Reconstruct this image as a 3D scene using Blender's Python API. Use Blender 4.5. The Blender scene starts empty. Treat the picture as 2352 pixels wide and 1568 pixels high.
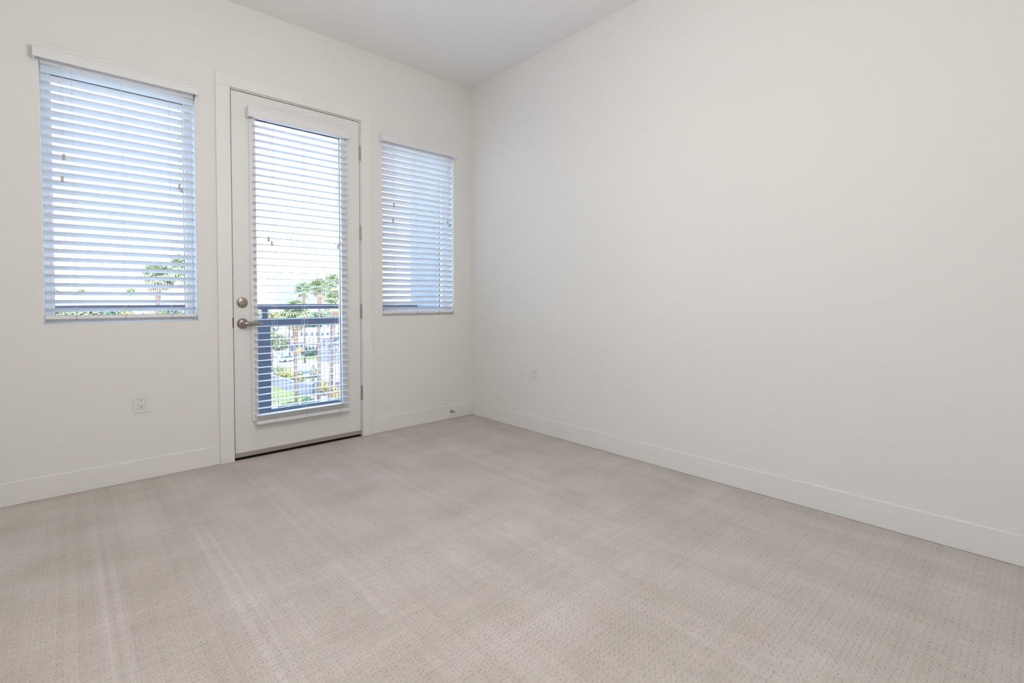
import bpy, bmesh, math, random
from mathutils import Vector, Matrix
from math import sin, cos, pi, radians

scene = bpy.context.scene
C = scene.collection
random.seed(7)

# ------------------------------------------------------------------ camera
W_PX, H_PX = 2352, 1568
F_PX, PX, PY = 1101.77, 1077.43, 717.04
YAW, PITCH, ROLL = 0.6933, -0.0218, -0.0032
CAM = Vector((-2.8883, -3.4401, 1.0556))
FW = Vector((sin(YAW) * cos(PITCH), cos(YAW) * cos(PITCH), sin(PITCH)))
_r = Vector((cos(YAW), -sin(YAW), 0)); _u = _r.cross(FW)
RT = _r * cos(ROLL) + _u * sin(ROLL)
UP = _u * cos(ROLL) - _r * sin(ROLL)
cam_data = bpy.data.cameras.new('camera')
cam = bpy.data.objects.new('camera', cam_data); C.objects.link(cam)
cam_data.sensor_fit = 'HORIZONTAL'; cam_data.sensor_width = 36.0
cam_data.lens = 36.0 * F_PX / W_PX
cam_data.shift_x = (W_PX / 2 - PX) / W_PX
cam_data.shift_y = (PY - H_PX / 2) / W_PX
cam_data.clip_start = 0.05; cam_data.clip_end = 3000
m = Matrix((( RT.x, UP.x, -FW.x, CAM.x), (RT.y, UP.y, -FW.y, CAM.y), (RT.z, UP.z, -FW.z, CAM.z), (0, 0, 0, 1)))
cam.matrix_world = m
scene.camera = cam

# ------------------------------------------------------------------ sky, sun, exposure
world = bpy.data.worlds.new('world'); scene.world = world; world.use_nodes = True
wn = world.node_tree.nodes; wn.clear()
sky = wn.new('ShaderNodeTexSky'); sky.sky_type = 'NISHITA'; sky.sun_disc = False
sky.sun_elevation = radians(48); sky.sun_rotation = radians(205)
sky.air_density = 1.0; sky.dust_density = 1.2; sky.ozone_density = 1.6
bg = wn.new('ShaderNodeBackground'); bg.inputs['Strength'].default_value = 0.34
wo = wn.new('ShaderNodeOutputWorld')
world.node_tree.links.new(sky.outputs[0], bg.inputs['Color'])
world.node_tree.links.new(bg.outputs[0], wo.inputs['Surface'])
sun_d = bpy.data.lights.new('sun', 'SUN'); sun_d.energy = 0.60; sun_d.angle = radians(0.6); sun_d.color = (1, 0.95, 0.86)
sun = bpy.data.objects.new('sun', sun_d); C.objects.link(sun)
sun.rotation_euler = (radians(42), 0, radians(-28))        # shines from behind the building towards the street
sun.location = (0, -20, 40)
vs = scene.view_settings
vs.view_transform = 'Standard'; vs.look = 'None'; vs.gamma = 1.0; vs.use_curve_mapping = False
vs.exposure = 2.40
FILL_LAMP_POWER = 10.3

# ------------------------------------------------------------------ helpers
def at_depth(u, v, depth):
    """pixel + distance along the view axis -> world point"""
    return CAM + (FW + RT * ((u - PX) / F_PX) - UP * ((v - PY) / F_PX)) * depth
def on_ground(u, v, z):
    d = FW + RT * ((u - PX) / F_PX) - UP * ((v - PY) / F_PX)
    return CAM + d * ((z - CAM.z) / d.z)

def setp(o, label=None, cat=None, group=None, kind=None):
    if label: o['label'] = label
    if cat: o['category'] = cat
    if group: o['group'] = group
    if kind: o['kind'] = kind
    return o
def world_loc(o):
    v = Vector((0, 0, 0))
    while o is not None:
        v += Vector(o.location); o = o.parent
    return v
def thing(name, label=None, cat=None, loc=(0, 0, 0), rz=0.0, group=None, kind=None):
    o = bpy.data.objects.new(name, None); C.objects.link(o)
    o.empty_display_size = 0.1; o.location = loc; o.rotation_euler = (0, 0, rz)
    return setp(o, label, cat, group, kind)
def finish(name, bm, mat, smooth=False):
    bmesh.ops.recalc_face_normals(bm, faces=bm.faces)
    me = bpy.data.meshes.new(name); bm.to_mesh(me); bm.free()
    if smooth:
        for p in me.polygons: p.use_smooth = True
    me.materials.append(mat)
    return me
def mk(name, bm, mat, parent=None, local=False, smooth=False):
    """link bm as one mesh object; world coordinates unless local"""
    if parent is not None and not local:
        bmesh.ops.translate(bm, verts=bm.verts, vec=-world_loc(parent))
    o = bpy.data.objects.new(name, finish(name, bm, mat, smooth)); C.objects.link(o)
    o.parent = parent
    return o
def inst(name, me, parent, loc=(0, 0, 0), rot=(0, 0, 0), scale=None):
    o = bpy.data.objects.new(name, me); C.objects.link(o); o.parent = parent
    o.location = loc; o.rotation_euler = rot
    if scale: o.scale = scale
    return o
def box(bm, x0, x1, y0, y1, z0, z1, bev=0.0, seg=2, mat=None):
    vs_ = [bm.verts.new((x, y, z)) for x in (x0, x1) for y in (y0, y1) for z in (z0, z1)]
    F = [(0, 1, 3, 2), (4, 6, 7, 5), (0, 4, 5, 1), (2, 3, 7, 6), (0, 2, 6, 4), (1, 5, 7, 3)]
    fs = [bm.faces.new([vs_[i] for i in f]) for f in F]
    if bev > 0:
        es = list({e for f in fs for e in f.edges})
        bmesh.ops.bevel(bm, geom=es, offset=bev, segments=seg, profile=0.5, affect='EDGES')
    return bm
def B(*a, **k): return box(bmesh.new(), *a, **k)
def tube(bm, p0, p1, r0, r1=None, n=12, cap=True):
    r1 = r0 if r1 is None else r1
    p0, p1 = Vector(p0), Vector(p1); d = (p1 - p0).normalized()
    a = d.orthogonal().normalized(); b = d.cross(a)
    R0 = [bm.verts.new(p0 + (a * cos(2 * pi * i / n) + b * sin(2 * pi * i / n)) * r0) for i in range(n)]
    R1 = [bm.verts.new(p1 + (a * cos(2 * pi * i / n) + b * sin(2 * pi * i / n)) * r1) for i in range(n)]
    for i in range(n): bm.faces.new((R0[i], R0[(i + 1) % n], R1[(i + 1) % n], R1[i]))
    if cap: bm.faces.new(R0[::-1]); bm.faces.new(R1)
    return bm
def chain(bm, pts, radii, n=10):
    """smooth tapered tube through several points"""
    rings = []
    for i, p in enumerate(pts):
        p = Vector(p); q = Vector(pts[min(i + 1, len(pts) - 1)]) - Vector(pts[max(i - 1, 0)])
        d = q.normalized(); a = Vector((0, 0, 1)).cross(d)
        a = a.normalized() if a.length > 1e-3 else Vector((1, 0, 0)); b = d.cross(a)
        r = radii[i]; rx, ry = (r if isinstance(r, tuple) else (r, r))
        rings.append([bm.verts.new(p + a * cos(2 * pi * k / n) * rx + b * sin(2 * pi * k / n) * ry) for k in range(n)])
    for A, D in zip(rings, rings[1:]):
        for k in range(n): bm.faces.new((A[k], A[(k + 1) % n], D[(k + 1) % n], D[k]))
    bm.faces.new(rings[0][::-1]); bm.faces.new(rings[-1])
    return bm
def lathe(bm, c, axis, prof, n=24):
    """prof: list of (distance along axis, radius)"""
    c = Vector(c); d = Vector(axis).normalized(); a = d.orthogonal().normalized(); b = d.cross(a)
    rings = []
    for h, r in prof:
        if r < 1e-6: rings.append([bm.verts.new(c + d * h)])
        else: rings.append([bm.verts.new(c + d * h + (a * cos(2 * pi * i / n) + b * sin(2 * pi * i / n)) * r) for i in range(n)])
    for A, D in zip(rings, rings[1:]):
        for i in range(n):
            j = (i + 1) % n
            if len(A) == 1 and len(D) == 1: continue
            if len(A) == 1: bm.faces.new((A[0], D[j], D[i]))
            elif len(D) == 1: bm.faces.new((A[i], A[j], D[0]))
            else: bm.faces.new((A[i], A[j], D[j], D[i]))
    return bm

# ------------------------------------------------------------------ materials
def new_mat(name):
    mt = bpy.data.materials.new(name); mt.use_nodes = True
    return mt, mt.node_tree.nodes, mt.node_tree.links, mt.node_tree.nodes['Principled BSDF']
def plain(name, col, rough=0.5, metal=0.0, var=0.04, scale=30.0, bump=0.0, bscale=200.0, spec=0.5):
    mt, n, l, p = new_mat(name)
    tc = n.new('ShaderNodeTexCoord')
    nz = n.new('ShaderNodeTexNoise'); nz.inputs['Scale'].default_value = scale; nz.inputs['Detail'].default_value = 3
    l.new(tc.outputs['Object'], nz.inputs['Vector'])
    mx = n.new('ShaderNodeMix'); mx.data_type = 'RGBA'
    mx.inputs['A'].default_value = (*[c * (1 - var) for c in col], 1)
    mx.inputs['B'].default_value = (*[min(1, c * (1 + var)) for c in col], 1)
    l.new(nz.outputs['Fac'], mx.inputs['Factor']); l.new(mx.outputs['Result'], p.inputs['Base Color'])
    p.inputs['Roughness'].default_value = rough; p.inputs['Metallic'].default_value = metal
    p.inputs['Specular IOR Level'].default_value = spec
    if bump > 0:
        n2 = n.new('ShaderNodeTexNoise'); n2.inputs['Scale'].default_value = bscale
        l.new(tc.outputs['Object'], n2.inputs['Vector'])
        bp = n.new('ShaderNodeBump'); bp.inputs['Strength'].default_value = bump; bp.inputs['Distance'].default_value = 0.002
        l.new(n2.outputs['Fac'], bp.inputs['Height']); l.new(bp.outputs['Normal'], p.inputs['Normal'])
    return mt
def glass_mat(name, tint=(1, 1, 1), refl=1.0):
    mt, n, l, p = new_mat(name); n.remove(p)
    out = n['Material Output']
    tr = n.new('ShaderNodeBsdfTransparent'); tr.inputs['Color'].default_value = (*tint, 1)
    gl = n.new('ShaderNodeBsdfGlossy'); gl.inputs['Roughness'].default_value = 0.01
    fr = n.new('ShaderNodeFresnel'); fr.inputs['IOR'].default_value = 1.45
    mul = n.new('ShaderNodeMath'); mul.operation = 'MULTIPLY'; mul.inputs[1].default_value = refl
    mx = n.new('ShaderNodeMixShader')
    l.new(fr.outputs[0], mul.inputs[0]); l.new(mul.outputs[0], mx.inputs[0])
    l.new(tr.outputs[0], mx.inputs[1]); l.new(gl.outputs[0], mx.inputs[2]); l.new(mx.outputs[0], out.inputs['Surface'])
    return mt

def carpet_mat():
    mt, n, l, p = new_mat('carpet')
    def math_(op, a, b=None, c=None):
        q = n.new('ShaderNodeMath'); q.operation = op
        for i, x in enumerate((a, b, c)):
            if x is None: continue
            if isinstance(x, (int, float)): q.inputs[i].default_value = x
            else: l.new(x, q.inputs[i])
        return q.outputs[0]
    tc = n.new('ShaderNodeTexCoord')
    wob = n.new('ShaderNodeTexNoise'); wob.inputs['Scale'].default_value = 70; wob.inputs['Detail'].default_value = 2
    l.new(tc.outputs['Object'], wob.inputs['Vector'])
    sub = n.new('ShaderNodeVectorMath'); sub.operation = 'SUBTRACT'; sub.inputs[1].default_value = (.5, .5, .5)
    l.new(wob.outputs['Color'], sub.inputs[0])
    scl = n.new('ShaderNodeVectorMath'); scl.operation = 'SCALE'; scl.inputs['Scale'].default_value = 0.011
    l.new(sub.outputs[0], scl.inputs[0])
    add = n.new('ShaderNodeVectorMath'); add.operation = 'ADD'
    l.new(tc.outputs['Object'], add.inputs[0]); l.new(scl.outputs[0], add.inputs[1])
    sx = n.new('ShaderNodeSeparateXYZ'); l.new(add.outputs[0], sx.inputs[0])
    cx = math_('DIVIDE', sx.outputs['X'], 0.0265); cy = math_('DIVIDE', sx.outputs['Y'], 0.0165)
    fx = math_('FRACT', cx); ix = math_('FLOOR', cx)
    fy = math_('FRACT', cy); iy = math_('FLOOR', cy)
    cmb = n.new('ShaderNodeCombineXYZ'); l.new(ix, cmb.inputs[0]); l.new(iy, cmb.inputs[1])
    wh = n.new('ShaderNodeTexWhiteNoise'); wh.noise_dimensions = '2D'; l.new(cmb.outputs[0], wh.inputs['Vector'])
    rs = n.new('ShaderNodeSeparateColor'); l.new(wh.outputs['Color'], rs.inputs[0])
    def band(x, c, hw, soft):       # 1 inside |x-c|<hw, soft shoulder
        d = math_('ABSOLUTE', math_('SUBTRACT', x, c))
        mr = n.new('ShaderNodeMapRange'); mr.interpolation_type = 'SMOOTHSTEP'
        mr.inputs['From Min'].default_value = hw - soft; mr.inputs['From Max'].default_value = hw + soft
        mr.inputs['To Min'].default_value = 1; mr.inputs['To Max'].default_value = 0
        l.new(d, mr.inputs['Value']); return mr.outputs[0]
    ga = math_('MULTIPLY', band(fx, 0.42, 0.27, 0.05), band(fy, 0.5, 0.085, 0.06))       # dash across (x)
    ga = math_('MULTIPLY', ga, math_('GREATER_THAN', rs.outputs[0], 0.22))
    gb = math_('MULTIPLY', band(fx, 0.72, 0.045, 0.035), band(fy, 0.74, 0.30, 0.08))       # dash along (y)
    gb = math_('MULTIPLY', gb, math_('GREATER_THAN', rs.outputs[1], 0.35))
    gc = math_('MULTIPLY', band(fx, 0.12, 0.045, 0.035), band(fy, 0.28, 0.28, 0.08))
    gc = math_('MULTIPLY', gc, math_('GREATER_THAN', rs.outputs[2], 0.45))
    groove = math_('MAXIMUM', math_('MAXIMUM', ga, gb), gc)
    wear = n.new('ShaderNodeTexNoise'); wear.inputs['Scale'].default_value = 90; wear.inputs['Detail'].default_value = 2
    l.new(tc.outputs['Object'], wear.inputs['Vector'])
    wr = n.new('ShaderNodeMapRange'); wr.inputs['From Min'].default_value = 0.36; wr.inputs['From Max'].default_value = 0.62; wr.inputs['To Min'].default_value = 0.15
    l.new(wear.outputs['Fac'], wr.inputs['Value'])
    groove = math_('MULTIPLY', groove, wr.outputs[0])        # grooves open and close irregularly
    yarn = n.new('ShaderNodeTexNoise'); yarn.inputs['Scale'].default_value = 420; yarn.inputs['Detail'].default_value = 2
    l.new(tc.outputs['Object'], yarn.inputs['Vector'])
    h = math_('SUBTRACT', math_('MULTIPLY', yarn.outputs['Fac'], 0.45), groove)
    bp = n.new('ShaderNodeBump'); bp.inputs['Strength'].default_value = 0.50; bp.inputs['Distance'].default_value = 0.004
    l.new(h, bp.inputs['Height']); l.new(bp.outputs['Normal'], p.inputs['Normal'])
    # nap: vacuum strokes running to the window wall and across, plus soft mottling
    mpA = n.new('ShaderNodeMapping'); mpA.inputs['Scale'].default_value = (5.5, 0.55, 1); mpA.inputs['Rotation'].default_value = (0, 0, radians(4))
    l.new(tc.outputs['Object'], mpA.inputs['Vector'])
    nA = n.new('ShaderNodeTexNoise'); nA.inputs['Scale'].default_value = 1.3; nA.inputs['Detail'].default_value = 5; nA.inputs['Roughness'].default_value = 0.6
    l.new(mpA.outputs[0], nA.inputs['Vector'])
    mpB = n.new('ShaderNodeMapping'); mpB.inputs['Scale'].default_value = (0.7, 4.5, 1); mpB.inputs['Location'].default_value = (3, 1, 0)
    l.new(tc.outputs['Object'], mpB.inputs['Vector'])
    nB = n.new('ShaderNodeTexNoise'); nB.inputs['Scale'].default_value = 1.3; nB.inputs['Detail'].default_value = 4
    l.new(mpB.outputs[0], nB.inputs['Vector'])
    nC = n.new('ShaderNodeTexNoise'); nC.inputs['Scale'].default_value = 3.6; nC.inputs['Detail'].default_value = 5
    l.new(tc.outputs['Object'], nC.inputs['Vector'])
    nap = math_('ADD', math_('ADD', math_('MULTIPLY', nA.outputs['Fac'], 0.28), math_('MULTIPLY', nB.outputs['Fac'], 0.22)), math_('MULTIPLY', nC.outputs['Fac'], 0.50))
    mr = n.new('ShaderNodeMapRange'); mr.inputs['From Min'].default_value = 0.37; mr.inputs['From Max'].default_value = 0.63
    l.new(nap, mr.inputs['Value'])
    cA = n.new('ShaderNodeMix'); cA.data_type = 'RGBA'
    cA.inputs['A'].default_value = CARPET_A; cA.inputs['B'].default_value = CARPET_B
    l.new(mr.outputs[0], cA.inputs['Factor'])
    # two straight wheel tracks of the vacuum cleaner
    sx0 = n.new('ShaderNodeSeparateXYZ'); l.new(tc.outputs['Object'], sx0.inputs[0])
    yf = n.new('ShaderNodeMapRange'); yf.interpolation_type = 'SMOOTHSTEP'
    yf.inputs['From Min'].default_value = -0.75; yf.inputs['From Max'].default_value = -1.05
    l.new(sx0.outputs['Y'], yf.inputs['Value'])
    trk = None
    for xc, w in ((-2.815, .010), (-2.775, .010), (-2.46, .010), (-2.415, .008)):
        skew = math_('ADD', sx0.outputs['X'], math_('MULTIPLY', sx0.outputs['Y'], 0.012))
        t_ = band(skew, xc - 0.015, w, 0.008); trk = t_ if trk is None else math_('MAXIMUM', trk, t_)
    trk = math_('MULTIPLY', math_('MULTIPLY', trk, yf.outputs[0]), math_('MULTIPLY', nC.outputs['Fac'], 0.8))
    cT = n.new('ShaderNodeMix'); cT.data_type = 'RGBA'; cT.inputs['B'].default_value = CARPET_T
    l.new(trk, cT.inputs['Factor']); l.new(cA.outputs['Result'], cT.inputs['A'])
    # fleck between lighter and darker yarns
    fl = n.new('ShaderNodeTexNoise'); fl.inputs['Scale'].default_value = 260; fl.inputs['Detail'].default_value = 2
    l.new(tc.outputs['Object'], fl.inputs['Vector'])
    fr = n.new('ShaderNodeMapRange'); fr.inputs['From Min'].default_value = 0.3; fr.inputs['From Max'].default_value = 0.7
    fr.inputs['To Min'].default_value = 0.86; fr.inputs['To Max'].default_value = 1.14
    l.new(fl.outputs['Fac'], fr.inputs['Value'])
    groove_shade = math_('SUBTRACT', 1.0, math_('MULTIPLY', groove, 0.15))  # depth shade of the grooves painted into the yarn colour
    rowv = []
    for src in (ix, iy):       # whole rows of yarn lean a little lighter or darker
        w1 = n.new('ShaderNodeTexWhiteNoise'); w1.noise_dimensions = '1D'; l.new(src, w1.inputs['W'])
        rowv.append(math_('MULTIPLY', math_('SUBTRACT', w1.outputs['Value'], 0.5), 0.05))
    rows = math_('ADD', 1.0, math_('ADD', rowv[0], rowv[1]))
    fac = math_('MULTIPLY', math_('MULTIPLY', fr.outputs[0], groove_shade), rows)
    vm = n.new('ShaderNodeVectorMath'); vm.operation = 'SCALE'
    l.new(cT.outputs['Result'], vm.inputs[0]); l.new(fac, vm.inputs['Scale'])
    l.new(vm.outputs[0], p.inputs['Base Color'])
    p.inputs['Roughness'].default_value = 0.95; p.inputs['Specular IOR Level'].default_value = 0.1
    p.inputs['Sheen Weight'].default_value = 0.15
    return mt
CARPET_A = (0.565, 0.507, 0.460, 1); CARPET_B = (0.680, 0.617, 0.576, 1); CARPET_T = (0.75, 0.685, 0.66, 1)

M = {}
M['wall'] = plain('wall_paint', (0.88, 0.872, 0.85), 0.85, var=0.006, scale=2, bump=0.08, bscale=180, spec=0.25)
M['ceiling'] = plain('ceiling_paint', (0.94, 0.935, 0.925), 0.9, var=0.006, scale=2, bump=0.08, bscale=160, spec=0.2)
M['trim'] = plain('trim_paint', (0.89, 0.882, 0.862), 0.45, var=0.006, scale=3)
M['door'] = plain('door_paint', (0.87, 0.862, 0.85), 0.42, var=0.008, scale=3)
M['blind'] = plain('blind_vinyl', (0.86, 0.86, 0.87), 0.42, var=0.01, scale=12)
M['cord'] = plain('cord_white', (0.78, 0.77, 0.76), 0.7)
M['tassel'] = plain('tassel_plastic', (0.60, 0.57, 0.55), 0.5)
M['plug'] = plain('plug_grey', (0.24, 0.22, 0.20), 0.5)
M['vinyl'] = plain('window_vinyl', (0.86, 0.86, 0.87), 0.4, var=0.01)
M['gasket'] = plain('black_gasket', (0.03, 0.03, 0.04), 0.6)
M['glass'] = glass_mat('pane_glass', (0.97, 0.985, 0.98), 0.6)
M['nickel'] = plain('satin_nickel', (0.36, 0.315, 0.275), 0.32, metal=1.0, var=0.05, scale=60)
M['hinge'] = plain('hinge_steel', (0.47, 0.45, 0.43), 0.38, metal=1.0)
M['sweep'] = plain('sweep_aluminium', (0.46, 0.43, 0.41), 0.5, metal=0.6, var=0.06, scale=20)
M['dark'] = plain('dark_rubber', (0.025, 0.02, 0.018), 0.8)
M['plate'] = plain('outlet_plastic', (0.86, 0.845, 0.835), 0.35, var=0.005)
M['slot'] = plain('outlet_slot', (0.03, 0.025, 0.02), 0.6)
M['rubber'] = plain('rubber_tip', (0.55, 0.53, 0.5), 0.7)
M['carpet'] = carpet_mat()

# ------------------------------------------------------------------ room shell
XL, YF, H, TW = -3.95, -4.55, 3.0241, 0.20
D0, D1, DZ = -2.0611, -1.1361, 2.4597                     # door slab opening
WIN = [(-2.9986, -2.2667), (-0.9398, -0.2055)]; WZ0, WZ1 = 0.942, 2.385

setp(mk('floor', B(XL - .2, .2, YF - .2, 0.0, -.06, 0.0), M['carpet']), kind='structure')
setp(mk('ceiling', B(XL - .2, .2, YF - .2, TW, H, H + .2), M['ceiling']), kind='structure')

def wall_holes(x0, x1, y0, y1, z0, z1, holes):
    bm = bmesh.new()
    xs = sorted({x0, x1, *[h[i] for h in holes for i in (0, 1)]})
    zs = sorted({z0, z1, *[h[i] for h in holes for i in (2, 3)]})
    def ishole(cx, cz): return any(h[0] < cx < h[1] and h[2] < cz < h[3] for h in holes)
    V = {}
    def v(x, y, z):
        k = (x, y, z)
        if k not in V: V[k] = bm.verts.new(k)
        return V[k]
    nx, nz = len(xs) - 1, len(zs) - 1
    solid = [[not ishole((xs[i] + xs[i + 1]) / 2, (zs[j] + zs[j + 1]) / 2) for j in range(nz)] for i in range(nx)]
    for i in range(nx):
        for j in range(nz):
            if not solid[i][j]: continue
            a, b, c, d = xs[i], xs[i + 1], zs[j], zs[j + 1]
            bm.faces.new((v(a, y0, c), v(b, y0, c), v(b, y0, d), v(a, y0, d)))
            bm.faces.new((v(a, y1, c), v(a, y1, d), v(b, y1, d), v(b, y1, c)))
            if i == 0 or not solid[i - 1][j]: bm.faces.new((v(a, y0, c), v(a, y0, d), v(a, y1, d), v(a, y1, c)))
            if i == nx - 1 or not solid[i + 1][j]: bm.faces.new((v(b, y0, c), v(b, y1, c), v(b, y1, d), v(b, y0, d)))
            if j == 0 or not solid[i][j - 1]: bm.faces.new((v(a, y0, c), v(a, y1, c), v(b, y1, c), v(b, y0, c)))
            if j == nz - 1 or not solid[i][j + 1]: bm.faces.new((v(a, y0, d), v(b, y0, d), v(b, y1, d), v(a, y1, d)))
    return bm
setp(mk('wall_back', wall_holes(XL - .2, .2, 0, TW, -.3, H, [(D0 - .03, D1 + .03, -.02, DZ + .03), *[(a, b, WZ0, WZ1) for a, b in WIN]]), M['wall']), kind='structure')
setp(mk('wall_right', B(0, .2, YF - .2, 0, -.06, H), M['wall']), kind='structure')
setp(mk('wall_left', B(XL - .2, XL, YF - .2, 0, -.06, H), M['wall']), kind='structure')
setp(mk('wall_front', B(XL, 0, YF - .2, YF, -.06, H), M['wall']), kind='structure')

HB, TB = 0.1271, 0.0135
def board(x0, x1, y0, y1): return B(x0, x1, y0, y1, 0.0, HB, bev=0.005, seg=2)
CO0, CO1, COZ = -2.1520, -1.0425, 2.5445                 # casing outer edges
t = thing('baseboard_back', loc=(-1.5, 0, 0), kind='structure')
mk('board', board(XL, CO0, -TB, 0), M['trim'], t); mk('board', board(CO1, 0, -TB, 0), M['trim'], t)
setp(mk('baseboard_right', board(-TB, 0, YF, -TB), M['trim']), kind='structure')
setp(mk('baseboard_left', board(XL, XL + TB, YF, -TB), M['trim']), kind='structure')
setp(mk('baseboard_front', board(XL + TB, -TB, YF, YF + TB), M['trim']), kind='structure')

t = thing('trim_1', loc=((CO0 + CO1) / 2, 0, 0), kind='structure')
CT = 0.016
mk('casing_board', B(CO0, D0 - .007, -CT, 0, 0, DZ + .007, bev=.002), M['trim'], t)
mk('casing_board', B(D1 + .007, CO1, -CT, 0, 0, DZ + .007, bev=.002), M['trim'], t)
mk('casing_board', B(CO0, CO1, -CT, 0, DZ + .007, COZ, bev=.002), M['trim'], t)

# ------------------------------------------------------------------ balcony door
d = thing('door_1', loc=((D0 + D1) / 2, 0, 0), kind='structure')
mk('jamb', B(D0 - .03, D0 - .0005, .0, TW, 0, DZ + .03), M['trim'], d)
mk('jamb', B(D1 + .0005, D1 + .03, .0, TW, 0, DZ + .03), M['trim'], d)
mk('jamb', B(D0 - .0005, D1 + .0005, .0, TW, DZ + .0005, DZ + .03), M['trim'], d)
SX0, SX1, SZ0, SZ1 = D0 + .0035, D1 - .0035, .017, DZ - .0055
LX0, LX1, LZ0, LZ1 = -1.909, -1.2965, 0.290, 2.300        # glass opening
sl = mk('slab', wall_holes(SX0, SX1, .002, .046, SZ0, SZ1, [(LX0, LX1, LZ0, LZ1)]), M['door'], d)
# raised frame around the glass
def ring(x0, x1, z0, z1, wv, y0, y1, bev=.003):
    bm = bmesh.new()
    box(bm, x0 - wv, x0, y0, y1, z0 - wv, z1 + wv, bev); box(bm, x1, x1 + wv, y0, y1, z0 - wv, z1 + wv, bev)
    box(bm, x0, x1, y0, y1, z0 - wv, z0, bev); box(bm, x0, x1, y0, y1, z1, z1 + wv, bev)
    return bm
mk('lite_frame', ring(LX0, LX1, LZ0, LZ1, .042, -.010, .002), M['door'], d)
mk('gasket', ring(LX0 + .004, LX1 - .001, LZ0 + .004, LZ1 - .004, .004, .014, .030, 0), M['gasket'], d)
mk('pane', B(LX0 + .001, LX1 - .001, .031, .035, LZ0 + .001, LZ1 - .001), M['glass'], d)
mk('weather_seal', B(D0 - .0005, D0 + .010, .046, .058, 0, DZ), M['dark'], d)
mk('weather_seal', B(D1 - .010, D1 + .0005, .046, .058, 0, DZ), M['dark'], d)
mk('weather_seal', B(D0 + .010, D1 - .010, .046, .058, DZ - .012, DZ + .0005), M['dark'], d)
mk('door_sweep', B(SX0, SX1, -.004, .002, .0185, .048, bev=.001), M['sweep'], d)
mk('threshold', B(D0, D1, .0, TW, -.02, .006), M['dark'], d)
mk('weather_seal', B(D0 + .010, D1 - .010, .046, .058, .006, .03), M['dark'], d)  # low seal added to keep outside light off the threshold
# hinges on the right edge
for zc in (2.2157, 1.5986, 0.9834, 0.3460):
    hb = bmesh.new()
    for k in range(5): tube(hb, (D1 + .002, -.006, zc - .057 + k * .0228 + .0006), (D1 + .002, -.006, zc - .057 + (k + 1) * .0228 - .0006), .0062, n=14)
    h_ = mk('hinge', hb, M['hinge'], d, smooth=False)
    lf = bmesh.new(); box(lf, D1 + .003, D1 + .0095, -.0035, -.0005, zc - .057, zc + .057); mk('hinge_leaf', lf, M['hinge'], h_)
mk('strike_plate', B(D0 - .004, D0 + .002, -.0012, .003, .888, .955), M['dark'], d)
# deadbolt
cx_, cz_ = -2.003, 1.0548
db = mk('deadbolt', lathe(bmesh.new(), (cx_, .002, cz_), (0, -1, 0), [(0, .034), (.006, .034), (.010, .0325), (.012, .029), (.012, .0)], 40), M['nickel'], d, smooth=True)
tb = bmesh.new(); box(tb, -.024, .024, -.011, .011, -.0055, .0055, bev=.004, seg=3)
bmesh.ops.rotate(tb, verts=tb.verts, cent=(0, 0, 0), matrix=Matrix.Rotation(radians(-9), 3, 'Y'))
bmesh.ops.translate(tb, verts=tb.verts, vec=(cx_, -.020, cz_ - .008))
mk('thumb_turn', tb, M['nickel'], db, smooth=True)
# lever
cz_ = 0.9149
lv = mk('lever_rose', lathe(bmesh.new(), (cx_, .002, cz_), (0, -1, 0), [(0, .035), (.004, .035), (.009, .033), (.014, .026), (.017, .016), (.018, .013), (.044, .0125), (.044, 0)], 40), M['nickel'], d, smooth=True)
lb = chain(bmesh.new(), [(cx_ - .010, -.050, cz_), (cx_ - .002, -.053, cz_), (cx_ + .02, -.056, cz_), (cx_ + .05, -.056, cz_ - .001), (cx_ + .085, -.052, cz_ - .002), (cx_ + .108, -.045, cz_ - .003), (cx_ + .117, -.041, cz_ - .003)],
            [(.006, .008), (.010, .0155), (.009, .0145), (.007, .0130), (.0055, .0105), (.0045, .007), (.002, .002)], 16)
mk('lever_handle', lb, M['nickel'], lv, smooth=True)

# ------------------------------------------------------------------ windows
for i, (a, b) in enumerate(WIN):
    w = thing('window_%d' % (i + 1), loc=((a + b) / 2, .15, WZ0), kind='structure')
    fw_ = .042
    fr = bmesh.new()
    y0, y1 = .130, .190
    box(fr, a, a + fw_, y0, y1, WZ0, WZ1, .002); box(fr, b - fw_, b, y0, y1, WZ0, WZ1, .002)
    box(fr, a + fw_, b - fw_, y0, y1, WZ0, WZ0 + fw_, .002); box(fr, a + fw_, b - fw_, y0, y1, WZ1 - fw_, WZ1, .002)
    mk('frame', fr, M['vinyl'], w)
    gx0, gx1, gz0, gz1 = a + fw_, b - fw_, WZ0 + fw_, WZ1 - fw_
    mk('gasket', ring(gx0 + .002, gx1 - .002, gz0 + .002, gz1 - .002, .002, .160, .180, 0), M['gasket'], w)
    mk('bead', ring(gx0 + .001, gx1 - .001, gz0 + .001, gz1 - .001, .012, .124, .130, .001), M['vinyl'], w)
    mk('pane', B(gx0 + .002, gx1 - .002, .166, .170, gz0 + .002, gz1 - .002), M['glass'], w)

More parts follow.
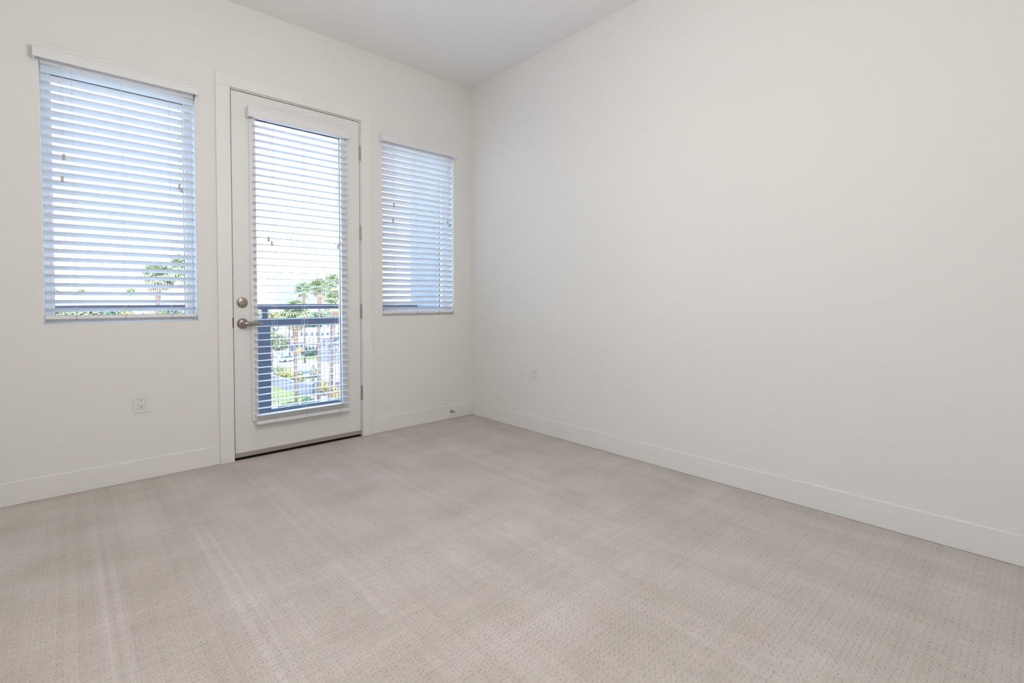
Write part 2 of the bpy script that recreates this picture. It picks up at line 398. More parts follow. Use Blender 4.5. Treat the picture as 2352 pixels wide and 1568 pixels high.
# ------------------------------------------------------------------ blinds
def hourglass(z):
    return [(z, .0), (z, .0070), (z - .002, .0080), (z - .008, .0070), (z - .014, .0060), (z - .021, .0076), (z - .027, .0092), (z - .030, .0086), (z - .030, 0)]
def make_blind(label, x0, x1, yc, z_first, pitch, count, tilt, rail_top, val, ladders, tassels, cord_y, head, cords=(0.0,)):
    """tilt: degrees, room-side edge up; val = (x0, x1, y_front, y_back, z0, z1)"""
    t = thing('window_blind', label, 'blind', loc=((x0 + x1) / 2, yc, rail_top - .022), group='white faux-wood venetian blinds')
    o0 = world_loc(t)
    vb = bmesh.new()
    vx0, vx1, vyf, vyb, vz0, vz1 = val
    box(vb, vx0, vx1, vyf, vyf + .010, vz0, vz1, .003)
    box(vb, vx0, vx0 + .008, vyf + .008, vyb, vz0, vz1, .001); box(vb, vx1 - .008, vx1, vyf + .008, vyb, vz0, vz1, .001)
    v_ = mk('valance', vb, M['blind'], t)
    # moulding bead along the valance
    mb = bmesh.new(); box(mb, vx0 - .0006, vx1 + .0006, vyf - .003, vyf + .001, vz1 - .012, vz1, .0012); mk('moulding', mb, M['blind'], v_)
    mk('headrail', B(x0, x1, head[0], head[1], head[2], head[3], bev=.002), M['blind'], t)
    # one slat mesh shared by all
    sb = bmesh.new(); hw, th, n = .0252, .0015, 6
    L = (x1 - x0) / 2
    top, bot = [], []
    for k in range(n + 1):
        y = -hw + 2 * hw * k / n; crown = .0012 * (1 - (y / hw) ** 2)
        e = .55 if k in (0, n) else 1
        for s, lst in ((1, top), (-1, bot)):
            lst.append([sb.verts.new((sx * L, y, crown + s * th * e)) for sx in (-1, 1)])
    for k in range(n):
        sb.faces.new((top[k][0], top[k][1], top[k + 1][1], top[k + 1][0]))
        sb.faces.new((bot[k][0], bot[k + 1][0], bot[k + 1][1], bot[k][1]))
    for k, s in ((0, 1), (n, -1)): sb.faces.new((top[k][0], bot[k][0], bot[k][1], top[k][1])[::s])
    for sx in (0, 1):
        sb.faces.new([q[sx] for q in top] + [q[sx] for q in bot][::-1])
    me = finish('slat', sb, M['blind'])
    th_r = radians(tilt)
    rnd = random.Random(int(abs(x0) * 1000))
    zs = []
    for k in range(count):
        zc = z_first - pitch * k - hw * sin(th_r)
        zs.append(zc)
        o = inst('slat', me, t, loc=((x0 + x1) / 2 - o0.x, yc - o0.y, zc - o0.z),
                 rot=(-th_r + radians(rnd.uniform(-.7, .7)), radians(rnd.uniform(-.06, .06)), 0))
    rb = B(-L, L, -.0255, .0255, -.010, .010, bev=.003)
    bmesh.ops.rotate(rb, verts=rb.verts, cent=(0, 0, 0), matrix=Matrix.Rotation(-th_r, 3, 'X'))
    bmesh.ops.translate(rb, verts=rb.verts, vec=((x0 + x1) / 2, yc, rail_top - .012))
    br = mk('bottom_rail', rb, M['blind'], t)
    for lx in ladders:
        pb = bmesh.new()
        rot = Matrix.Rotation(-th_r, 3, 'X')
        for loc_, r_ in ((Vector((0, -.012, -.0102)), .005), (Vector((0, -.0258, .002)), .0035)):
            ax = Vector((0, 0, -1)) if loc_.z < -.009 else Vector((0, -1, 0))
            p_ = rot @ loc_ + Vector((lx, yc, rail_top - .012))
            lathe(pb, p_, rot @ ax, [(-.002, r_), (.0012, r_), (.0016, r_ * .6), (.0016, 0)], 12)
        mk('plug', pb, M['plug'], br)
        lb = bmesh.new()
        for yy in (-1, 1):
            ye = yc + yy * (hw + .0012) * cos(th_r)
            zo = -yy * 0
            for sx in cords:
                tube(lb, (lx + sx, ye, rail_top - .005), (lx + sx, ye, vz0 + .01), .0006, n=4)
        for zc in zs:
            tube(lb, (lx, yc - hw * cos(th_r), zc + hw * sin(th_r) - .0025), (lx, yc + hw * cos(th_r), zc - hw * sin(th_r) - .0025), .0006, n=4)
        mk('ladder_cord', lb, M['cord'], t)
    for tx, tz in tassels:
        cb = tube(bmesh.new(), (tx, cord_y, tz), (tx, cord_y, vz0 + .012), .0007, n=5)
        c_ = mk('lift_cord', cb, M['cord'], t)
        prof = [(zz - tz, r) for zz, r in hourglass(tz)]
        mk('tassel', lathe(bmesh.new(), (tx, cord_y, tz), (0, 0, 1), prof, 12), M['tassel'], c_, smooth=True)
    return t

make_blind('white venetian blind with half-tilted slats on the window left of the balcony door',
           WIN[0][0] + .006, WIN[0][1] - .006, .032, 2.3289, .0465, 29, 24, .9800,
           (-3.021, -2.2556, -.060, .0, 2.344, 2.409), (-2.863, -2.640, -2.404),
           [(-2.902, 1.866), (-2.911, 1.744), (-2.358, 1.786), (-2.3465, 1.767)], -.008, (.004, .060, 2.336, 2.376))
make_blind('white venetian blind with open level slats mounted on the balcony door',
           -1.936, -1.2615, -.037, 2.2366, .0463, 43, 2.0, .2540,
           (-1.967, -1.2490, -.064, -.010, 2.285, 2.356), (-1.806, -1.596, -1.345),
           [(-1.850, 1.499), (-1.829, 1.474), (-1.354, 1.482), (-1.340, 1.502)], -.0705, (-.056, -.012, 2.292, 2.335), cords=(-.008, .008))
make_blind('white venetian blind with steeply tilted slats on the window nearest the room corner',
           WIN[1][0] + .006, WIN[1][1] - .006, .032, 2.3213, .0467, 29, 37, .9700,
           (-.9630, -.2126, -.060, .0, 2.340, 2.398), (-.805, -.5963, -.362),
           [(-.833, 1.867), (-.842, 1.738), (-.2824, 1.781), (-.263, 1.756)], -.008, (.004, .060, 2.336, 2.376))

# ------------------------------------------------------------------ outlets
def outlet(label, origin, rz):
    """local frame: x right along the wall, -y into the room, z up; origin = plate centre on the wall"""
    t = thing('wall_outlet', label, 'outlet', loc=origin, rz=rz, group='white wall outlets')
    pw, ph = .0380, .0560
    pb = wall_holes(-pw, pw, -.0058, 0, -ph, ph, [(-.0168, .0168, -.0335, .0335)])
    es = [e for e in pb.edges if all(abs(v.co.y + .0058) < 1e-6 and (abs(abs(v.co.x) - pw) < 1e-6 or abs(abs(v.co.z) - ph) < 1e-6) for v in e.verts) and (abs(e.verts[0].co.x - e.verts[1].co.x) < 1e-6 and abs(abs(e.verts[0].co.x) - pw) < 1e-6 or abs(e.verts[0].co.z - e.verts[1].co.z) < 1e-6 and abs(abs(e.verts[0].co.z) - ph) < 1e-6)]
    bmesh.ops.bevel(pb, geom=es, offset=.0025, segments=2, affect='EDGES')
    mk('plate', pb, M['plate'], t, local=True)
    r = mk('receptacle', B(-.0160, .0160, -.0066, -.001, -.0327, .0327, bev=.0012), M['plate'], t, local=True)
    for zc in (.0185, -.0185):
        s = bmesh.new()
        box(s, -.0078, -.0056, -.0070, -.006, zc, zc + .0085); box(s, .0056, .0078, -.0070, -.006, zc + .001, zc + .0080)
        lathe(s, (0, -.0060, zc - .0065), (0, -1, 0), [(0, .0028), (.0010, .0028), (.0010, 0)], 14)
        mk('socket_hole', s, M['slot'], r, local=True)
    for zc in (.0470, -.0470):
        mk('screw', lathe(bmesh.new(), (0, -.0055, zc), (0, -1, 0), [(0, .0030), (.0008, .0028), (.0012, .0018), (.0012, 0)], 14), M['plate'], t, local=True)
    return t
outlet('white wall outlet below the left window', ((-2.6119 - 2.5361) / 2, 0, .4585), 0)
outlet('white wall outlet on the plain right-hand wall', (0, -.7955, .4665), radians(-90))

# ------------------------------------------------------------------ door stop
t = thing('door_stop', 'small grey metal door stop screwed to the corner baseboard', 'door stop', loc=(-.2535, -TB, .069))
mk('base', lathe(bmesh.new(), (-.2535, -TB, .069), (0, -1, 0), [(0, .0125), (.003, .0125), (.007, .009), (.010, .006), (.010, 0)], 20), M['nickel'], t, smooth=True)
mk('rod', tube(bmesh.new(), (-.2535, -TB - .008, .069), (-.2535, -TB - .048, .069), .0042, n=12), M['nickel'], t)
mk('bumper', lathe(bmesh.new(), (-.2535, -TB - .046, .069), (0, -1, 0), [(0, .0062), (.006, .0066), (.010, .005), (.011, 0)], 16), M['rubber'], t, smooth=True)

# ------------------------------------------------------------------ fill lamp added to brighten the room, out of view above the frame
def emitter(name, col, power):
    mt, n_, l_, p_ = new_mat(name)
    p_.inputs['Base Color'].default_value = (.9, .88, .85, 1)
    p_.inputs['Emission Color'].default_value = (*col, 1); p_.inputs['Emission Strength'].default_value = power
    return mt
M['lamp'] = emitter('fill_globe_glow', (1.0, .958, .908), FILL_LAMP_POWER)
LX, LY, LZ = -2.2, -2.40, 2.1
t = thing('fill_globe_lamp', 'round white globe added out of view as fill light for the room', 'lamp', loc=(LX, LY, H))
mk('ceiling_rose', lathe(bmesh.new(), (LX, LY, H), (0, 0, -1), [(0, .065), (.018, .065), (.028, .05), (.030, .0)], 32), M['trim'], t, smooth=True)
mk('cord', tube(bmesh.new(), (LX, LY, H - .025), (LX, LY, LZ + .17), .004, n=10), M['cord'], t)
mk('holder', lathe(bmesh.new(), (LX, LY, LZ + .20), (0, 0, -1), [(0, .0), (0, .02), (.02, .045), (.06, .055), (.06, 0)], 24), M['nickel'], t, smooth=True)
mk('globe', lathe(bmesh.new(), (LX, LY, LZ), (0, 0, 1), [(-.15 * cos(pi * k / 16), .15 * sin(pi * k / 16)) for k in range(17)], 32), M['lamp'], t, smooth=True)

# ------------------------------------------------------------------ balcony
M['stucco_shade'] = plain('shade_toned_stucco', (0.19, 0.215, 0.255), 0.85, var=0.03, scale=6, bump=0.2, bscale=90)  # the side wall's bluish sky shade is mixed into this colour
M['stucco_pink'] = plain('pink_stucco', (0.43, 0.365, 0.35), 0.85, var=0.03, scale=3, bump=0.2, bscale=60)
M['railing'] = plain('dark_blue_grey_steel', (0.050, 0.053, 0.078), 0.45, var=0.08, scale=25)
M['concrete'] = plain('concrete', (0.55, 0.53, 0.50), 0.85, var=0.05, scale=4)
setp(mk('balcony_floor', B(-4.2, .44, TW, 1.75, -.40, -.12), M['concrete']), 'grey concrete balcony floor outside the door', 'balcony floor', kind='structure')
setp(mk('balcony_side_wall', B(.436, .62, TW, 1.72, -.40, 3.6), M['stucco_shade']), 'shade-coloured blue-grey side wall at the right end of the balcony', 'balcony wall', kind='structure')
RY = 1.60
t = thing('balcony_railing', 'dark blue-grey steel balcony railing with wire mesh infill', 'railing', loc=(-1.6, RY, -.12))
def rail(name, z0, z1, dy): return mk(name, B(-4.1, .436, RY - dy, RY + dy, z0, z1, bev=.003), M['railing'], t)
rail('top_rail', .986, 1.038, .030); rail('middle_rail', .809, .894, .022); rail('bottom_rail', -.085, -.028, .022)
for pxc in (-1.3985, .268, -3.065):
    mk('post', B(pxc - .063, pxc + .063, RY - .0315, RY + .0315, -.12, .811, bev=.003), M['railing'], t)
    sb = bmesh.new(); box(sb, pxc - .0175, pxc + .0375, RY - .0275, RY + .0275, .893, .988)
    mk('post_stub', sb, M['railing'], t)
wm = bmesh.new()
k = 0; x = -4.08
while x < .43: tube(wm, (x, RY, -.03), (x, RY, .811), .0020, n=4, cap=False); x += .0415
z = .0
while z < .80: tube(wm, (-4.08, RY + .004, z), (.43, RY + .004, z), .0020, n=4, cap=False); z += .0415
setp(mk('wire_mesh', wm, M['railing'], t), kind='stuff')

# the neighbouring wing of the same building, beyond the railing
G = -13.0
wg = thing('building_wing', 'tall pinkish beige stucco wing of the building beyond the balcony', 'building', loc=(3.6, 5.0, G))
wb = bmesh.new(); wp = [(.95, 4.2), (6.5, 4.2), (6.5, 6.0), (2.1, 6.0)]
lo_ = [wb.verts.new((x, y, G)) for x, y in wp]; hi_ = [wb.verts.new((x, y, 7.5)) for x, y in wp]
wb.faces.new(lo_[::-1]); wb.faces.new(hi_)
for i in range(4): wb.faces.new((lo_[i], lo_[(i + 1) % 4], hi_[(i + 1) % 4], hi_[i]))
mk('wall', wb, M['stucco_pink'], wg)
for zf in (-10.2, -7.1, -4.0, -.9, 2.2, 5.3): mk('reveal_joint', B(.95, 6.5, 4.192, 4.2, zf - .02, zf + .02), M['stucco_shade'], wg)

# ------------------------------------------------------------------ street level
M['asphalt'] = plain('sunlit_asphalt', (0.33, 0.32, 0.315), 0.9, var=0.06, scale=0.4)
M['lawn'] = plain('lawn', (0.175, 0.20, 0.055), 0.9, var=0.25, scale=0.8)
M['sand'] = plain('sandy_path', (0.46, 0.39, 0.30), 0.9, var=0.08, scale=1.2)
M['lowwall'] = plain('grey_block_wall', (0.155, 0.16, 0.195), 0.85, var=0.06, scale=1.5)
M['white_stucco'] = plain('white_stucco', (0.27, 0.265, 0.265), 0.85, var=0.03, scale=0.5)
M['grey_stucco'] = plain('grey_stucco', (0.13, 0.13, 0.165), 0.85, var=0.03, scale=0.5)
M['roof'] = plain('light_roof', (0.25, 0.25, 0.26), 0.8)
M['dark_glass'] = plain('dark_window_glass', (0.06, 0.08, 0.11), 0.15)
M['blue_glass'] = plain('sky_blue_glass', (0.115, 0.185, 0.30), 0.35, var=0.15, scale=0.15)
M['tower_white'] = plain('tower_cladding', (0.31, 0.33, 0.36), 0.6)
M['orange'] = plain('orange_panel', (0.50, 0.22, 0.06), 0.6)
M['trunk'] = plain('palm_trunk', (0.115, 0.083, 0.075), 0.9, var=0.25, scale=3.0)
M['trunk_skirt'] = plain('palm_skirt', (0.20, 0.115, 0.075), 0.9, var=0.25, scale=3.0)
M['frond'] = plain('palm_frond', (0.18, 0.22, 0.105), 0.6, var=0.3, scale=1.0)
M['frond_dry'] = plain('palm_frond_dry', (0.30, 0.235, 0.16), 0.8, var=0.3, scale=1.0)
M['leaf_olive'] = plain('leaf_olive', (0.155, 0.17, 0.085), 0.7, var=0.35, scale=0.6)
M['leaf_yellow'] = plain('leaf_yellow_green', (0.25, 0.235, 0.06), 0.7, var=0.3, scale=0.6)
M['leaf_dark'] = plain('leaf_dark_green', (0.05, 0.10, 0.05), 0.7, var=0.35, scale=0.6)
M['leaf_orange'] = plain('leaf_golden', (0.34, 0.22, 0.06), 0.7, var=0.3, scale=0.6)
M['car_white'] = plain('white_car_paint', (0.62, 0.62, 0.64), 0.25, var=0.01)
M['car_blue'] = plain('pale_blue_car_paint', (0.30, 0.36, 0.46), 0.25, var=0.01)
M['tyre'] = plain('tyre', (0.03, 0.03, 0.03), 0.8)

setp(mk('street_ground', B(-400, 700, 1.9, 1200, G - .3, G), M['asphalt']), 'pale sunlit asphalt ground far below the balcony', 'ground', kind='structure')
def patch(name, label, cat, pix, mat, h):
    bm = bmesh.new()
    lo = [bm.verts.new(on_ground(u, v, G)) for u, v in pix]
    hi = [bm.verts.new(Vector(w.co) + Vector((0, 0, h))) for w in lo]
    bm.faces.new(hi); n = len(lo)
    for i in range(n): bm.faces.new((lo[i], lo[(i + 1) % n], hi[(i + 1) % n], hi[i]))
    return setp(mk(name, bm, mat), label, cat, kind='structure')
patch('lawn', 'triangular sunlit lawn behind the grey garden wall', 'lawn', [(560, 868), (622, 886), (712, 912), (720, 922), (560, 936)], M['lawn'], .06)
patch('sandy_path', 'sandy path at the foot of the palms', 'path', [(540, 936), (722, 922), (800, 915), (830, 990), (560, 1010)], M['sand'], .04)
patch('lawn', 'small green lawn strip in front of the white houses', 'lawn', [(672, 821), (736, 814), (792, 818), (792, 828), (690, 827)], M['lawn'], .06)

def wall_run(name, label, cat, pix, h, th, mat):
    t = thing(name, label, cat, loc=on_ground(*pix[0], G))
    for a, b in zip(pix, pix[1:]):
        pa, pb = on_ground(*a, G), on_ground(*b, G); d_ = (pb - pa).normalized(); nrm = Vector((-d_.y, d_.x, 0)) * th
        bm = bmesh.new()
        vs_ = [bm.verts.new(p_ + o_ + Vector((0, 0, zz))) for zz in (0, h) for p_, o_ in ((pa, -nrm), (pb, -nrm), (pb, nrm), (pa, nrm))]
        for f in ((0, 3, 2, 1), (4, 5, 6, 7), (0, 1, 5, 4), (1, 2, 6, 5), (2, 3, 7, 6), (3, 0, 4, 7)): bm.faces.new([vs_[i] for i in f])
        s_ = mk('panel', bm, mat, t)
        cb = bmesh.new()
        vs_ = [cb.verts.new(p_ + o_ * 1.25 + Vector((0, 0, zz))) for zz in (h, h + .10) for p_, o_ in ((pa, -nrm), (pb, -nrm), (pb, nrm), (pa, nrm))]
        for f in ((0, 3, 2, 1), (4, 5, 6, 7), (0, 1, 5, 4), (1, 2, 6, 5), (2, 3, 7, 6), (3, 0, 4, 7)): cb.faces.new([vs_[i] for i in f])
        mk('coping', cb, M['roof'], s_)
    return t
wall_run('garden_wall', 'low grey garden wall running beside the lawn', 'wall', [(560, 862), (625, 884), (692, 906), (714, 909), (730, 896)], 1.7, .15, M['lowwall'])

# foliage -----------------------------------------------------------
def leaf_blob(rx, ry, rz, count, size, rnd, shell=0.55):
    bm = bmesh.new()
    for _ in range(count):
        while True:
            v = Vector((rnd.uniform(-1, 1), rnd.uniform(-1, 1), rnd.uniform(-1, 1)))
            if shell < v.length < 1: break
        lump = 1 + .18 * sin(v.x * 7 + v.z * 5) * cos(v.y * 6)
        c = Vector((v.x * rx, v.y * ry, v.z * rz)) * lump
        nrm = (v.normalized() + Vector((rnd.uniform(-.8, .8), rnd.uniform(-.8, .8), rnd.uniform(-.4, .9)))).normalized()
        a = nrm.orthogonal().normalized(); b = nrm.cross(a); s = size * rnd.uniform(.6, 1.3); an = rnd.uniform(0, pi)
        a, b = a * cos(an) + b * sin(an), b * cos(an) - a * sin(an)
        tip = bm.verts.new(c + a * s); lft = bm.verts.new(c + b * s * .45 + nrm * s * .1); base = bm.verts.new(c - a * s); rgt = bm.verts.new(c - b * s * .45 + nrm * s * .1)
        bm.faces.new((tip, lft, base, rgt))
    return bm
def shrub(name, label, cat, base, rx, ry, rz, mat, count, size, group=None, trunk_h=0.0, seed=0):
    rnd = random.Random(seed)
    t = thing(name, label, cat, loc=base, group=group)
    bm = leaf_blob(rx, ry, rz, count, size, rnd)
    bmesh.ops.translate(bm, verts=bm.verts, vec=(0, 0, trunk_h + rz * .92))
    mk('foliage', bm, mat, t, local=True)
    tb = bmesh.new(); r = max(.06, .05 * (trunk_h + rz))
    chain(tb, [(0, 0, 0), (.05 * rx, .02, trunk_h * .6 + .1), (0, 0, trunk_h + rz * .9)], [r, r * .8, r * .35], 8)
    if trunk_h > 1:
        for k in range(4):
            a = k * 1.7 + rnd.random()
            tube(tb, (0, 0, trunk_h + .1 * rz), (cos(a) * rx * .5, sin(a) * ry * .5, trunk_h + rz * .9), r * .45, r * .15, n=6)
    mk('trunk', tb, M['trunk'], t, local=True)
    return t

# hedge on the garden wall, bushes near the palms
def g(u, v): return on_ground(u, v, G)
for i, (u, v, s) in enumerate(((639, 871, 1.25), (654, 876, 1.25), (669, 881, 1.25), (683, 887, 1.2))):
    shrub('hedge_bush', ['yellow-green hedge bush nearest the left end of the garden wall', 'yellow-green hedge bush second from the left end of the garden wall', 'yellow-green hedge bush third from the left end of the garden wall', 'yellow-green hedge bush by the thick palm trunk at the garden wall'][i],
          'bush', g(u, v), s * 1.1, s, s * .95, M['leaf_yellow'] if i else M['leaf_olive'], 420, .22, 'hedge bushes at the garden wall', .3, 30 + i)
shrub('slender_shrub', 'slender upright shrub between the palm trunks', 'bush', g(720, 893), .55, .55, 1.9, M['leaf_olive'], 350, .2, None, .5, 40)
shrub('bush', 'round yellow-green bush between the two right palm trunks', 'bush', g(742, 908), 1.1, 1.1, 1.2, M['leaf_yellow'], 420, .2, 'bushes below the palms', .2, 41)
shrub('bush', 'golden bush at the right edge below the leaning palm', 'bush', g(776, 922), 1.5, 1.4, 1.2, M['leaf_orange'], 480, .2, 'bushes below the palms', .2, 42)
shrub('bush', 'dark green low bush on the sandy path', 'bush', g(664, 940), 1.4, 1.0, .45, M['leaf_dark'], 350, .2, 'bushes below the palms', .05, 43)
shrub('bush', 'dark green bush at the foot of the middle palm', 'bush', g(708, 938), 1.0, 0.9, .7, M['leaf_dark'], 350, .2, 'bushes below the palms', .1, 44)
shrub('bush', 'green bush in front of the white house', 'bush', g(712, 819), 2.6, 1.6, 1.1, M['leaf_dark'], 420, .3, None, .2, 45)
shrub('street_tree', 'leafy olive street tree at the left above the parked cars', 'tree', g(640, 820), 2.8, 2.4, 2.3, M['leaf_olive'], 1200, .34, None, 1.6, 46)
shrub('street_tree', 'tall olive tree rising behind the railing post', 'tree', g(624, 862), 1.0, 1.0, 2.2, M['leaf_olive'], 600, .26, None, 5.5, 47)
# tree belt towards the horizon
rnd = random.Random(5)
ORD = ['leftmost', 'second', 'third', 'fourth', 'fifth', 'sixth', 'seventh', 'eighth', 'ninth', 'tenth']
KN = ['olive', 'yellow-green', 'dark green']; KM = [M['leaf_olive'], M['leaf_yellow'], M['leaf_dark']]
belt = [('left window', [(100 + 36 * k, (150, 200, 250)[k % 3], (1, 0, 1, 0, 2, 1, 0, 1, 2, 0)[k]) for k in range(10)]),
        ('balcony door', [(600 + 38 * k, (190, 245, 215)[k % 3], (0, 1, 0, 2, 0, 1)[k]) for k in range(6)])]
for where, lst in belt:
    for k, (u, dist, kind) in enumerate(lst):
        p0 = at_depth(u, 700, dist); p0.z = G
        hgt = rnd.uniform(9.5, 13.0)
        lab = ('%s %s tree in the distant tree belt seen through the %s' if k == 0 else '%s from the left, %s tree in the distant belt through the %s') % (ORD[k], KN[kind], where)
        rx = min(6.0, dist * .026)
        shrub('distant_tree', lab, 'tree', p0, rx, rx * .9, hgt * .34, KM[kind], 800, .7, 'distant belt of trees', hgt * .34, 100 + k + (50 if where[0] == 'b' else 0))

# fan palms ------------------------------------------------------------
def frond_mesh(name, mat, R=1.0):
    bm = bmesh.new(); n = 13
    tube(bm, (0, 0, 0), (R * .55, 0, .06 * R), .022 * R, .012 * R, n=5)
    c = Vector((R * .5, 0, .06 * R))
    for k in range(n):
        a = radians(-105 + 210 * k / (n - 1)); L_ = R * (.62 - .16 * abs(a) / 1.83)
        d_ = Vector((cos(a), sin(a), 0)); s_ = Vector((-sin(a), cos(a), 0))
        w_ = .055 * R
        m1 = c + d_ * L_ * .55; m1.z += .05 * R
        tip = c + d_ * L_; tip.z -= .22 * R
        v0 = bm.verts.new(c); v1 = bm.verts.new(m1 + s_ * w_); v2 = bm.verts.new(tip); v3 = bm.verts.new(m1 - s_ * w_); vm = bm.verts.new(m1 + Vector((0, 0, -.03 * R)))
        bm.faces.new((v0, v3, vm)); bm.faces.new((v0, vm, v1)); bm.faces.new((v1, vm, v2)); bm.faces.new((vm, v3, v2))
    return finish(name, bm, mat)
FR, FRD = frond_mesh('frond', M['frond']), frond_mesh('dry_frond', M['frond_dry'])
def palm(label, u, v, dist, rpx, ubase=None, trunk_px=7, n=26, seed=1, dry=8):
    rnd = random.Random(seed)
    top = at_depth(u, v, dist)
    base = at_depth(ubase if ubase else u, v, dist); base.z = G
    if ubase: base = base + (top - base) * 0  # the foot stands where the trunk meets the ground
    R = rpx * dist / F_PX
    t = thing('fan_palm', label, 'palm tree', loc=base, group='fan palms on the street')
    r = trunk_px * dist / F_PX / 2
    Lc = top - base
    pts = [Vector((0, 0, 0)), Lc * .3 + Vector((.05, 0, 0)), Lc * .6 + Vector((-.05, .03, 0)), Lc * .97]
    mk('trunk', chain(bmesh.new(), pts, [r * 1.35, r, r * .95, r * .8], 10), M['trunk'], t, local=True, smooth=True)
    if dry:
        sk = bmesh.new()
        chain(sk, [Lc * .97 - Vector((0, 0, R * 1.15)), Lc * .97 - Vector((0, 0, R * .7)), Lc * .97 - Vector((0, 0, R * .1))], [r * 1.05, r * 1.7, r * 1.35], 10)
        mk('dry_skirt', sk, M['trunk_skirt'], t, local=True)
    for k in range(n):
        az = k * 2.39996 + rnd.uniform(-.2, .2); el = radians(80 - 105 * (k + .5) / n) + rnd.uniform(-.1, .1)
        inst('frond', FR, t, loc=Lc, rot=(rnd.uniform(-.3, .3), -el, az), scale=[R * rnd.uniform(.85, 1.1)] * 3)
    for k in range(dry):
        az = k * 2 * pi / dry + rnd.uniform(-.3, .3)
        inst('dry_frond', FRD, t, loc=Lc - Vector((0, 0, R * .1)), rot=(rnd.uniform(-.3, .3), radians(rnd.uniform(45, 70)), az), scale=[R * rnd.uniform(.65, .85)] * 3)
    return t
palm('tall fan palm with thick trunk in the middle of the door view', 678, 727, 62, 46, None, 7.5, 30, 1)
palm('small distant fan palm in front of the blue glass tower', 698, 668, 110, 24, None, 3.5, 24, 2, 5)
palm('fan palm with full crown left of the tallest palm', 734, 664, 64, 28, 729, 6.5, 28, 3)
palm('tallest fan palm of the group near the door edge', 764, 652, 71, 26, 758, 7, 26, 4)
palm('fan palm with leaning trunk near the door edge', 771, 692, 55, 32, 748, 6.5, 28, 5)
palm('thin dark distant palm behind the parked cars', 664, 728, 122, 20, None, 3.8, 20, 6, 4)
palm('bushy fan palm seen through the left window', 362, 640, 60, 44, 356, 7.5, 30, 7)
palm('dark fan palm at the right edge of the left window', 434, 626, 45, 48, 446, 8, 30, 8)
palm('tiny far palm at the left end of the left window', 186, 673, 210, 12, None, 2, 16, 9, 0)
palm('tiny far palm left of the bushy palm in the left window', 300, 674, 200, 14, None, 2, 16, 10, 0)
palm('tiny far palm at the far left edge of the left window', 126, 672, 190, 12, None, 2, 16, 11, 0)

# cars --------------------------------------------------------------------
def car(label, u, v, rz, paint, kind=0):
    p0 = g(u, v)
    t = thing('parked_car', label, 'car', loc=p0, rz=rz, group='cars on the street')
    L_, Wd = (4.5, .88) if kind == 0 else (4.9, .95)
    if kind == 0: low = [(-2.25, .45), (-2.25, .80), (-2.05, .92), (-1.0, .98), (1.1, .96), (2.1, .78), (2.25, .55), (2.2, .35), (-2.2, .35)]; top = [(-1.75, .96), (-1.0, 1.42), (.35, 1.44), (1.15, .95)]
    else: low = [(-2.45, .5), (-2.45, 1.0), (1.2, 1.08), (2.3, .98), (2.45, .6), (2.4, .4), (-2.4, .4)]; top = [(-2.4, 1.0), (-2.2, 1.78), (.5, 1.80), (1.3, 1.05)]
    def ext_(pr, w, w2=None):
        bm = bmesh.new(); w2 = w2 or w; zm = max(z for _, z in pr); z0 = min(z for _, z in pr)
        f = lambda z: w + (w2 - w) * (z - z0) / (zm - z0)
        A = [bm.verts.new((x, -f(z), z)) for x, z in pr]; D_ = [bm.verts.new((x, f(z), z)) for x, z in pr]; n = len(pr)
        bm.faces.new(A); bm.faces.new(D_[::-1])
        for i in range(n): bm.faces.new((A[i], D_[i], D_[(i + 1) % n], A[(i + 1) % n]))
        return bm
    mk('body', ext_(low, Wd), paint, t, local=True)
    mk('cabin_glass', ext_(top, Wd * .95, Wd * .74), M['dark_glass'], t, local=True)
    (xa, za), (xb, zb) = top[1], top[2]
    mk('roof', B(xa - .05, xb + .05, -Wd * .75, Wd * .75, za - .02, za + .06, bev=.03), paint, t, local=True)
    for sx in (-1.4, 1.4):
        for sy in (-1, 1):
            mk('wheel', tube(bmesh.new(), (sx, sy * (Wd - .16), .33), (sx, sy * (Wd + .02), .33), .33, n=16), M['tyre'], t, local=True)
    return t
car('white van-like car parked at the left above the white sedan', 645, 823, radians(75), M['car_white'], 1)
car('white sedan parked left of the thick palm trunk', 660, 830, radians(20), M['car_white'])
car('white car with dark windscreen driving by the hedge', 664, 859, radians(160), M['car_white'])
car('pale blue car on the road right of the thick palm trunk', 704, 868, radians(10), M['car_blue'])
car('pale car with dark windscreen parked at the right below the leaning palm', 786, 902, radians(120), M['car_blue'], 1)

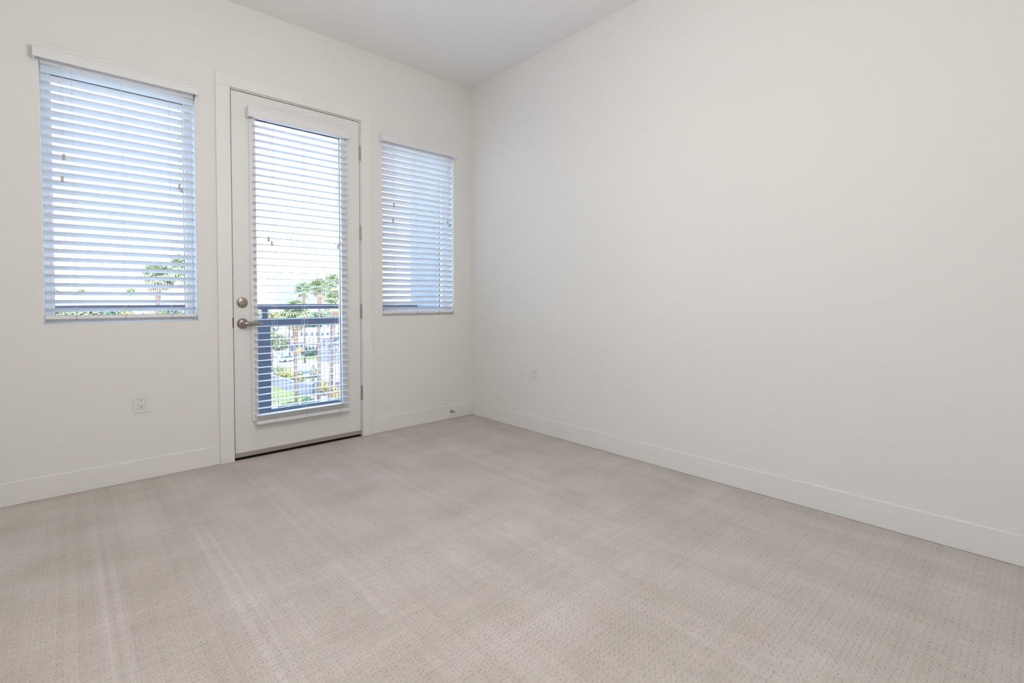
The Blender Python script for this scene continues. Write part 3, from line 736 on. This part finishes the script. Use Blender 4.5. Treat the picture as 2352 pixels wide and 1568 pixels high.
# buildings -----------------------------------------------------------------
def face_box(u0, u1, vtop, vbase, dist, depth, label, cat, wallm, windows=(), gable=False, name='house', base=None):
    """front faces the camera side; windows = (u0, u1, v0, v1) in the same pixel frame, cut as recessed panes"""
    a, b = at_depth(u0, vbase, dist), at_depth(u1, vbase, dist)
    zt = at_depth((u0 + u1) / 2, vtop, dist).z
    c0 = (a + b) / 2
    ang = math.atan2(b.y - a.y, b.x - a.x); hw = (Vector((b.x, b.y)) - Vector((a.x, a.y))).length / 2
    t = thing(name, label, cat, loc=(c0.x, c0.y, G), rz=ang)
    hh = zt - G; sc = dist / F_PX
    mk('wall', B(-hw, hw, 0, depth, 0, hh), wallm, t, local=True)
    if gable:
        rb = bmesh.new(); o_ = .4
        A = [rb.verts.new(q) for q in ((-hw - o_, -o_, hh), (hw + o_, -o_, hh), (0, -o_, hh + hw * .55))]
        D_ = [rb.verts.new(q) for q in ((-hw - o_, depth, hh), (hw + o_, depth, hh), (0, depth, hh + hw * .55))]
        rb.faces.new(A); rb.faces.new(D_[::-1])
        for i in range(3): rb.faces.new((A[i], D_[i], D_[(i + 1) % 3], A[(i + 1) % 3]))
        mk('roof', rb, M['roof'], t, local=True)
    else:
        mk('roof', B(-hw - .25, hw + .25, -.25, depth, hh, hh + .35), M['roof'], t, local=True)
    for (p0, p1, q0, q1, wm_) in windows:
        x0 = (p0 - (u0 + u1) / 2) * sc; x1 = (p1 - (u0 + u1) / 2) * sc
        za, zb = at_depth((p0 + p1) / 2, q1, dist).z - G, at_depth((p0 + p1) / 2, q0, dist).z - G
        za = max(za, .05)
        w_ = mk('window', ring(x0, x1, za, zb, .10 * (1 + dist / 400), -.10, .0, 0), M['white_stucco'], t, local=True)
        mk('pane', B(x0, x1, -.05, .02, za, zb), wm_, w_, local=True)
    return t
dg = M['dark_glass']
face_box(655, 702, 786, 812, 132, 8, 'long white house with a row of dark windows behind the parked cars', 'house', M['white_stucco'],
         [(668, 674, 793, 806, dg), (681, 686, 791, 800, dg), (690, 695, 791, 800, dg)])
face_box(700, 732, 790, 813, 128, 8, 'white house with narrow dark windows behind the green bush', 'house', M['white_stucco'],
         [(703, 706, 795, 804, dg), (710, 713, 795, 804, dg), (718, 722, 796, 806, dg), (726, 728, 796, 806, dg)])
face_box(738, 764, 777, 824, 112, 9, 'grey house with tall dark window left of the gabled house', 'house', M['grey_stucco'],
         [(742, 748, 780, 795, dg), (755, 759, 790, 806, dg)])
face_box(766, 800, 788, 822, 110, 9, 'pale grey gabled house at the right edge of the door view', 'house', M['grey_stucco'],
         [(771, 775, 798, 808, dg), (780, 785, 798, 808, dg)], gable=True)
face_box(596, 668, 774, 800, 175, 12, 'wide white building behind the left street trees', 'building', M['white_stucco'],
         [(606 + 10 * k, 612 + 10 * k, 780, 788, dg) for k in range(6)], name='low_building')
face_box(682, 800, 757, 790, 170, 12, 'long white building above the roofs of the houses', 'building', M['white_stucco'],
         [(690 + 12 * k, 696 + 12 * k, 763, 771, dg) for k in range(9)], name='low_building')
tb = face_box(632, 738, 642, 705, 300, 22, 'distant office tower with bands of sky-blue glass', 'office tower', M['tower_white'],
         [(634, 737, 644.5 + 7.0 * k, 649.0 + 7.0 * k, M['blue_glass']) for k in range(8)], name='office_tower')
face_box(611, 631.5, 641, 705, 302, 20, 'white stair tower joined to the left of the glass office tower', 'office tower', M['tower_white'], name='office_tower')
# orange sign box on the street
sg = thing('sign_box', 'small orange sign box beside the thick palm trunk', 'sign', loc=g(688, 816))
mk('panel', B(-.75, .75, -.15, .15, .5, 2.0, bev=.03), M['orange'], sg, local=True)
mk('cap', B(-.85, .85, -.22, .22, 2.0, 2.12), M['white_stucco'], sg, local=True)
for sx in (-.6, .6): mk('leg', B(sx - .06, sx + .06, -.06, .06, 0, .5), M['lowwall'], sg, local=True)
